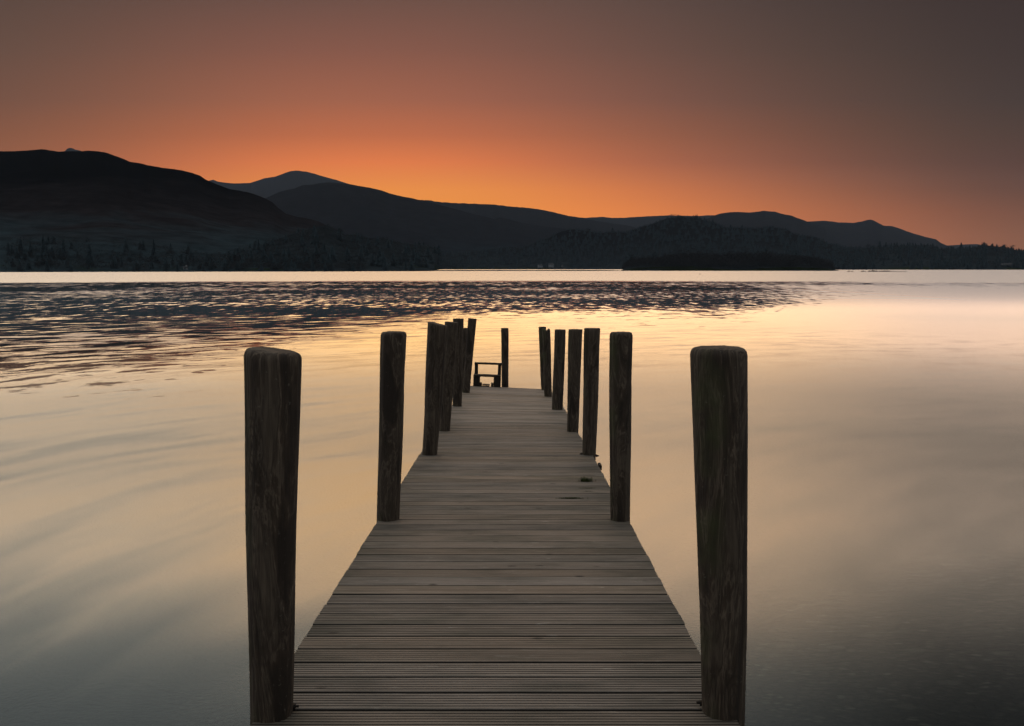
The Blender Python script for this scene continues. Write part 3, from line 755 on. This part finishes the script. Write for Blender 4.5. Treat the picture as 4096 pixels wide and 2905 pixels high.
def wood(name, ground, u0, u1, t0, t1, n, h0, h1, pcon, seed, label, toplimit=None, edge=0):
    rs = random.Random(seed); VV, FF_ = [], []; nv = 0
    cons = [conifer_geo(1.0, 50 + i) for i in range(3)]; bros = [broad_geo(1.0, 70 + i, .36, 70, .1) for i in range(4)]
    # light versions
    VA = []; FA = []; MI = []
    for i in range(n):
        u = rs.uniform(u0, u1)
        t = t1 if i < edge else rs.uniform(t0, t1) 
        p = ground(u, t)
        con = rs.random() < (pcon(u) if callable(pcon) else pcon)
        h = rs.uniform(h0, h1) * (1.0 if con else .85)
        if toplimit:
            lim = st(u, toplimit(u))[1] * p.y
            if p.z + h > lim: h = max(lim - p.z, h * .35) * rs.uniform(.7, 1.35 if con else 1.1)
        g = rs.choice(cons) if con else rs.choice(bros)
        if con: vs = np.array(g[0][:]); fs = g[1]
        else: vs = np.array([tuple(q) for q in g[0]]); fs = g[1]
        th = rs.uniform(0, 6.28); c, s_ = math.cos(th), math.sin(th)
        wv = 1.6 if con else 1.5
        vs = np.stack([(vs[:, 0] * c - vs[:, 1] * s_) * h * wv, (vs[:, 0] * s_ + vs[:, 1] * c) * h * wv, vs[:, 2] * h * 1.02 - h * .06], 1) + np.array(p)
        VA.append(vs); FA.append(np.array(fs) + nv); MI.append(np.full(len(fs), 0 if con else 1)); nv += len(vs)
    V = np.concatenate(VA); Fq = np.concatenate(FA); MI = np.concatenate(MI)
    me = bpy.data.meshes.new(name)
    me.vertices.add(len(V)); me.vertices.foreach_set('co', V.ravel().astype('f'))
    me.loops.add(Fq.size); me.loops.foreach_set('vertex_index', Fq.ravel().astype('i'))
    me.polygons.add(len(Fq)); me.polygons.foreach_set('loop_start', np.arange(0, Fq.size, 3).astype('i')); me.polygons.foreach_set('loop_total', np.full(len(Fq), 3, 'i'))
    me.materials.append(M_CON); me.materials.append(M_BRO)
    me.polygons.foreach_set('material_index', MI.astype('i')); me.update(); me.validate()
    o = bpy.data.objects.new(name, me); col.objects.link(o)
    return tag(o, label, 'woodland', None, 'stuff')
wood('woodland', gA, 0, 1450, .0, .15, 1400, 7, 13, .08, 1, 'dim band of lakeside trees at the foot of the big left fell')
wood('woodland', gK, 900, 1760, .0, 1.0, 900, 11, 18, .15, 2, 'leafless woods sloping down where the big fell meets the lake', interp_fn([(u, v - 8) for u, v in Kp]), 170)
wood('woodland', gK, 1760, 2500, .0, 1.0, 1000, 12, 20, .4, 3, 'low dark woods along the distant middle shore', interp_fn([(u, v - 7) for u, v in Kp]), 250)
wood('woodland', gJ, 2120, 3420, .15, 1.0, 2200, 12, 19, .6, 4, 'dense mixed woods covering the rounded knoll', interp_fn([(u, v - 7) for u, v in J]), 520)
wood('woodland', gL, 3250, 4250, .0, 1.0, 1500, 13, 22, .35, 5, 'dark woods lining the low shore on the right', interp_fn([(u, v - 8) for u, v in Lp]), 300)
isl_top = interp_fn([(u, v - 36) for u, v in ISL])
ISLT = Z3([(415,735),(440,700),(480,625),(560,590),(700,595),(800,580),(880,560),(930,530),(1020,525),(1200,535),(1400,540),(1500,556),(1560,538),(1640,532),(1780,540),(1900,566),(2060,575)]) + Z4([(100,550),(200,570),(290,600),(340,675),(400,714),(420,722)])
wood('woodland', gI, 2490, 3352, .0, 1.0, 1500, 15, 25, .0, 6, 'leafless trees crowding the low dark island', interp_fn(ISLT), 300)

# ------------------------------------------------------------------ houses on the far shore
M_WHITE = flat_mat('whitewash', (.12, .13, .14), .8, .08, .5); M_SLATE = flat_mat('slate_roof', (.03, .033, .038), .7, .2, .5); M_PANE = flat_mat('dark_window', (.02, .02, .025), .2, .1, 1)
def house(u, v, D, wd, dp, ht, rh, label, rot=.3, nwin=4):
    s, t = st(u, v); root = empty('house', (s * D, D, t * D)); root.rotation_euler = (0, 0, rot)
    mb = MB(); mb.box((0, 0, ht / 2), (wd, dp, ht))
    b = len(mb.V)
    for xx in (-wd / 2 + .01, wd / 2 - .01): mb.V += [Vector((xx, -dp / 2, ht)), Vector((xx, dp / 2, ht)), Vector((xx, 0, ht + rh - .1))]
    mb.F += [[b, b + 1, b + 2], [b + 3, b + 5, b + 4]]
    mb.build('wall', M_WHITE, root)
    mb = MB(); e = .5
    V = [(-wd/2-e, -dp/2-e, ht-.3), (wd/2+e, -dp/2-e, ht-.3), (wd/2+e, 0, ht+rh), (-wd/2-e, 0, ht+rh), (-wd/2-e, dp/2+e, ht-.3), (wd/2+e, dp/2+e, ht-.3)]
    V += [(a_, b_, c_ + .25) for a_, b_, c_ in V]
    Fq = [(0,1,2,3),(3,2,5,4),(6,9,8,7),(9,10,11,8),(0,6,7,1),(4,5,11,10),(0,3,9,6),(3,4,10,9),(1,7,8,2),(2,8,11,5)]
    rf = mesh_obj('roof', V, Fq, M_SLATE, root)
    MB().box((wd * .3, 0, ht + rh + .4), (1.1, 1.0, 1.8)).build('chimney', M_WHITE, rf)
    for i in range(nwin):
        for zz in ((ht * .3, ht * .72) if ht > 4 else (ht * .5,)):
            MB().box((-wd / 2 + wd * (i + .5) / nwin, -dp / 2 - .02, zz), (1.1, .1, 1.4)).build('window', M_PANE, root)
    return tag(root, label, 'house', 'houses across the lake')
house(2000 + 735 / 4.58, 1071, 2800, 13, 8, 6, 3.4, 'small white gabled house at the water edge across the lake, left of its neighbour', .5)
house(2000 + 935 / 4.58, 1070, 2810, 15, 9, 8, 4.2, 'taller pale house with a high gable across the lake, right of the white one', -.3)
house(2000 + 1142 / 4.58, 1068, 2810, 5, 4, 3, 2, 'tiny pale boathouse roof right of the two white houses across the lake', .2, 2)
house(*zz2(598, 732), 1300, 5, 4, 4.5, 2, 'little white cottage half hidden high in the middle woods', .9, 1)
house(*zz4(2110, 668), 2080, 22, 7, 3.0, 1.6, 'long low pale building at the foot of the woods at far right', .1, 5)
house(*zz1(1213, 848), 790, 3, 2.5, 1.7, .8, 'tiny pale hut on the shore below the left fell', .1, 1)

# ------------------------------------------------------------------ rocks, buoy, contrail
M_ROCK = flat_mat('wet_rock', (.02, .016, .014), .7, .3, 1.0)
def rock(u0, u1, vt, label, D=815, depth=2.5, base=1088.6):
    sx0 = st(u0, base)[0] * D; sx1 = st(u1, base)[0] * D
    wd = sx1 - sx0; h = (st((u0 + u1) / 2, vt)[1] - st((u0 + u1) / 2, base)[1]) * D
    bm = bmesh.new(); bmesh.ops.create_icosphere(bm, subdivisions=3, radius=1)
    for v in bm.verts:
        n_ = mn.noise(v.co * 1.3 + Vector((u0, 0, 0))) * .5 + mn.noise(v.co * 3.4 + Vector((u0, 3, 0))) * .25
        c = v.co * (1 + n_); v.co = Vector((c.x * wd / 2, c.y * depth / 2, c.z * h * 1.0))
    me = bpy.data.meshes.new('rock'); bm.to_mesh(me); bm.free(); me.materials.append(M_ROCK)
    o = bpy.data.objects.new('rock', me); col.objects.link(o); o.location = ((sx0 + sx1) / 2, D, WATER_Z)
    return tag(o, label, 'rock', 'rocks breaking the water off the right shore')
def zr(x): return 3300 + x / 5.725
for x0, x1, y, lab in [(515,572,146,'small flat rock furthest left in the line of rocks'),(593,655,150,'second low rock from the left end of the rock line'),(818,888,145,'low rock left of the middle of the rock line'),(900,940,149,'smallest rock just right of the low one in mid line'),
    (985,1042,139,'pointed rock left of the largest in the rock line'),(1055,1150,132,'tallest peaked rock in the line of rocks'),(1152,1205,139,'rounded rock touching the tallest one on its right')]:
    rock(zr(x0), zr(x1), 1060 + y / 5.725, lab)
rock(zr(1230), zr(1500), 1060 + 142 / 5.725, 'long dark rock spit tapering away to the right of the rock line', 815, 5)
rock(zr(1400), zr(1900), 1060 + 155 / 5.725, 'flat sliver of shingle at the right end of the rock line', 815, 6)

bp = on_z(2800, 1098.5, WATER_Z)
buoy = empty('buoy', bp); tag(buoy, 'small dark mooring buoy floating alone in front of the island', 'buoy')
bm = bmesh.new(); bmesh.ops.create_uvsphere(bm, u_segments=16, v_segments=10, radius=.28)
me = bpy.data.meshes.new('float'); bm.to_mesh(me); bm.free(); me.materials.append(M_IRON); o = bpy.data.objects.new('float', me); col.objects.link(o); o.parent = buoy; o.location = (0, 0, .1)
MB().prism((0, 0, .3), (0, 0, .52), .05, 8).build('ring', M_IRON, buoy)

mb = MB(); s_, t_ = st(3436, 397); s2, t2 = st(3448, 407)
mb.prism((s_ * 13700, 13700, t_ * 13700), (s2 * 13700, 13700, t2 * 13700), 2.0, 8, 3.4)
tag(mb.build('vapour_trail', flat_mat('thin_vapour', (.10, .085, .075), .9, .2, .1)), 'short faint vapour trail high in the clear sky at right', 'vapour trail')

# ------------------------------------------------------------------ haze
m, t = new_mat('valley_air')
pv = t.n('ShaderNodeVolumePrincipled'); pv.inputs['Color'].default_value = (.40, .50, .66, 1); pv.inputs['Density'].default_value = 1.8e-5
pv.inputs['Anisotropy'].default_value = 0
o_ = t.n('ShaderNodeOutputMaterial'); t.link(pv.outputs[0], o_.inputs['Volume'])
hz = MB().box((0, 0, 445), (30000, 30000, 0)) if False else None
V = [(sx_ * 13800, sy_ * 13800, zz_) for zz_ in (-14, 1350) for sx_, sy_ in ((-1, -1), (1, -1), (1, 1), (-1, 1))]
haze = mesh_obj('haze', V, [(3, 2, 1, 0), (4, 5, 6, 7), (0, 1, 5, 4), (1, 2, 6, 5), (2, 3, 7, 6), (3, 0, 4, 7)], m)
tag(haze, kind='stuff')
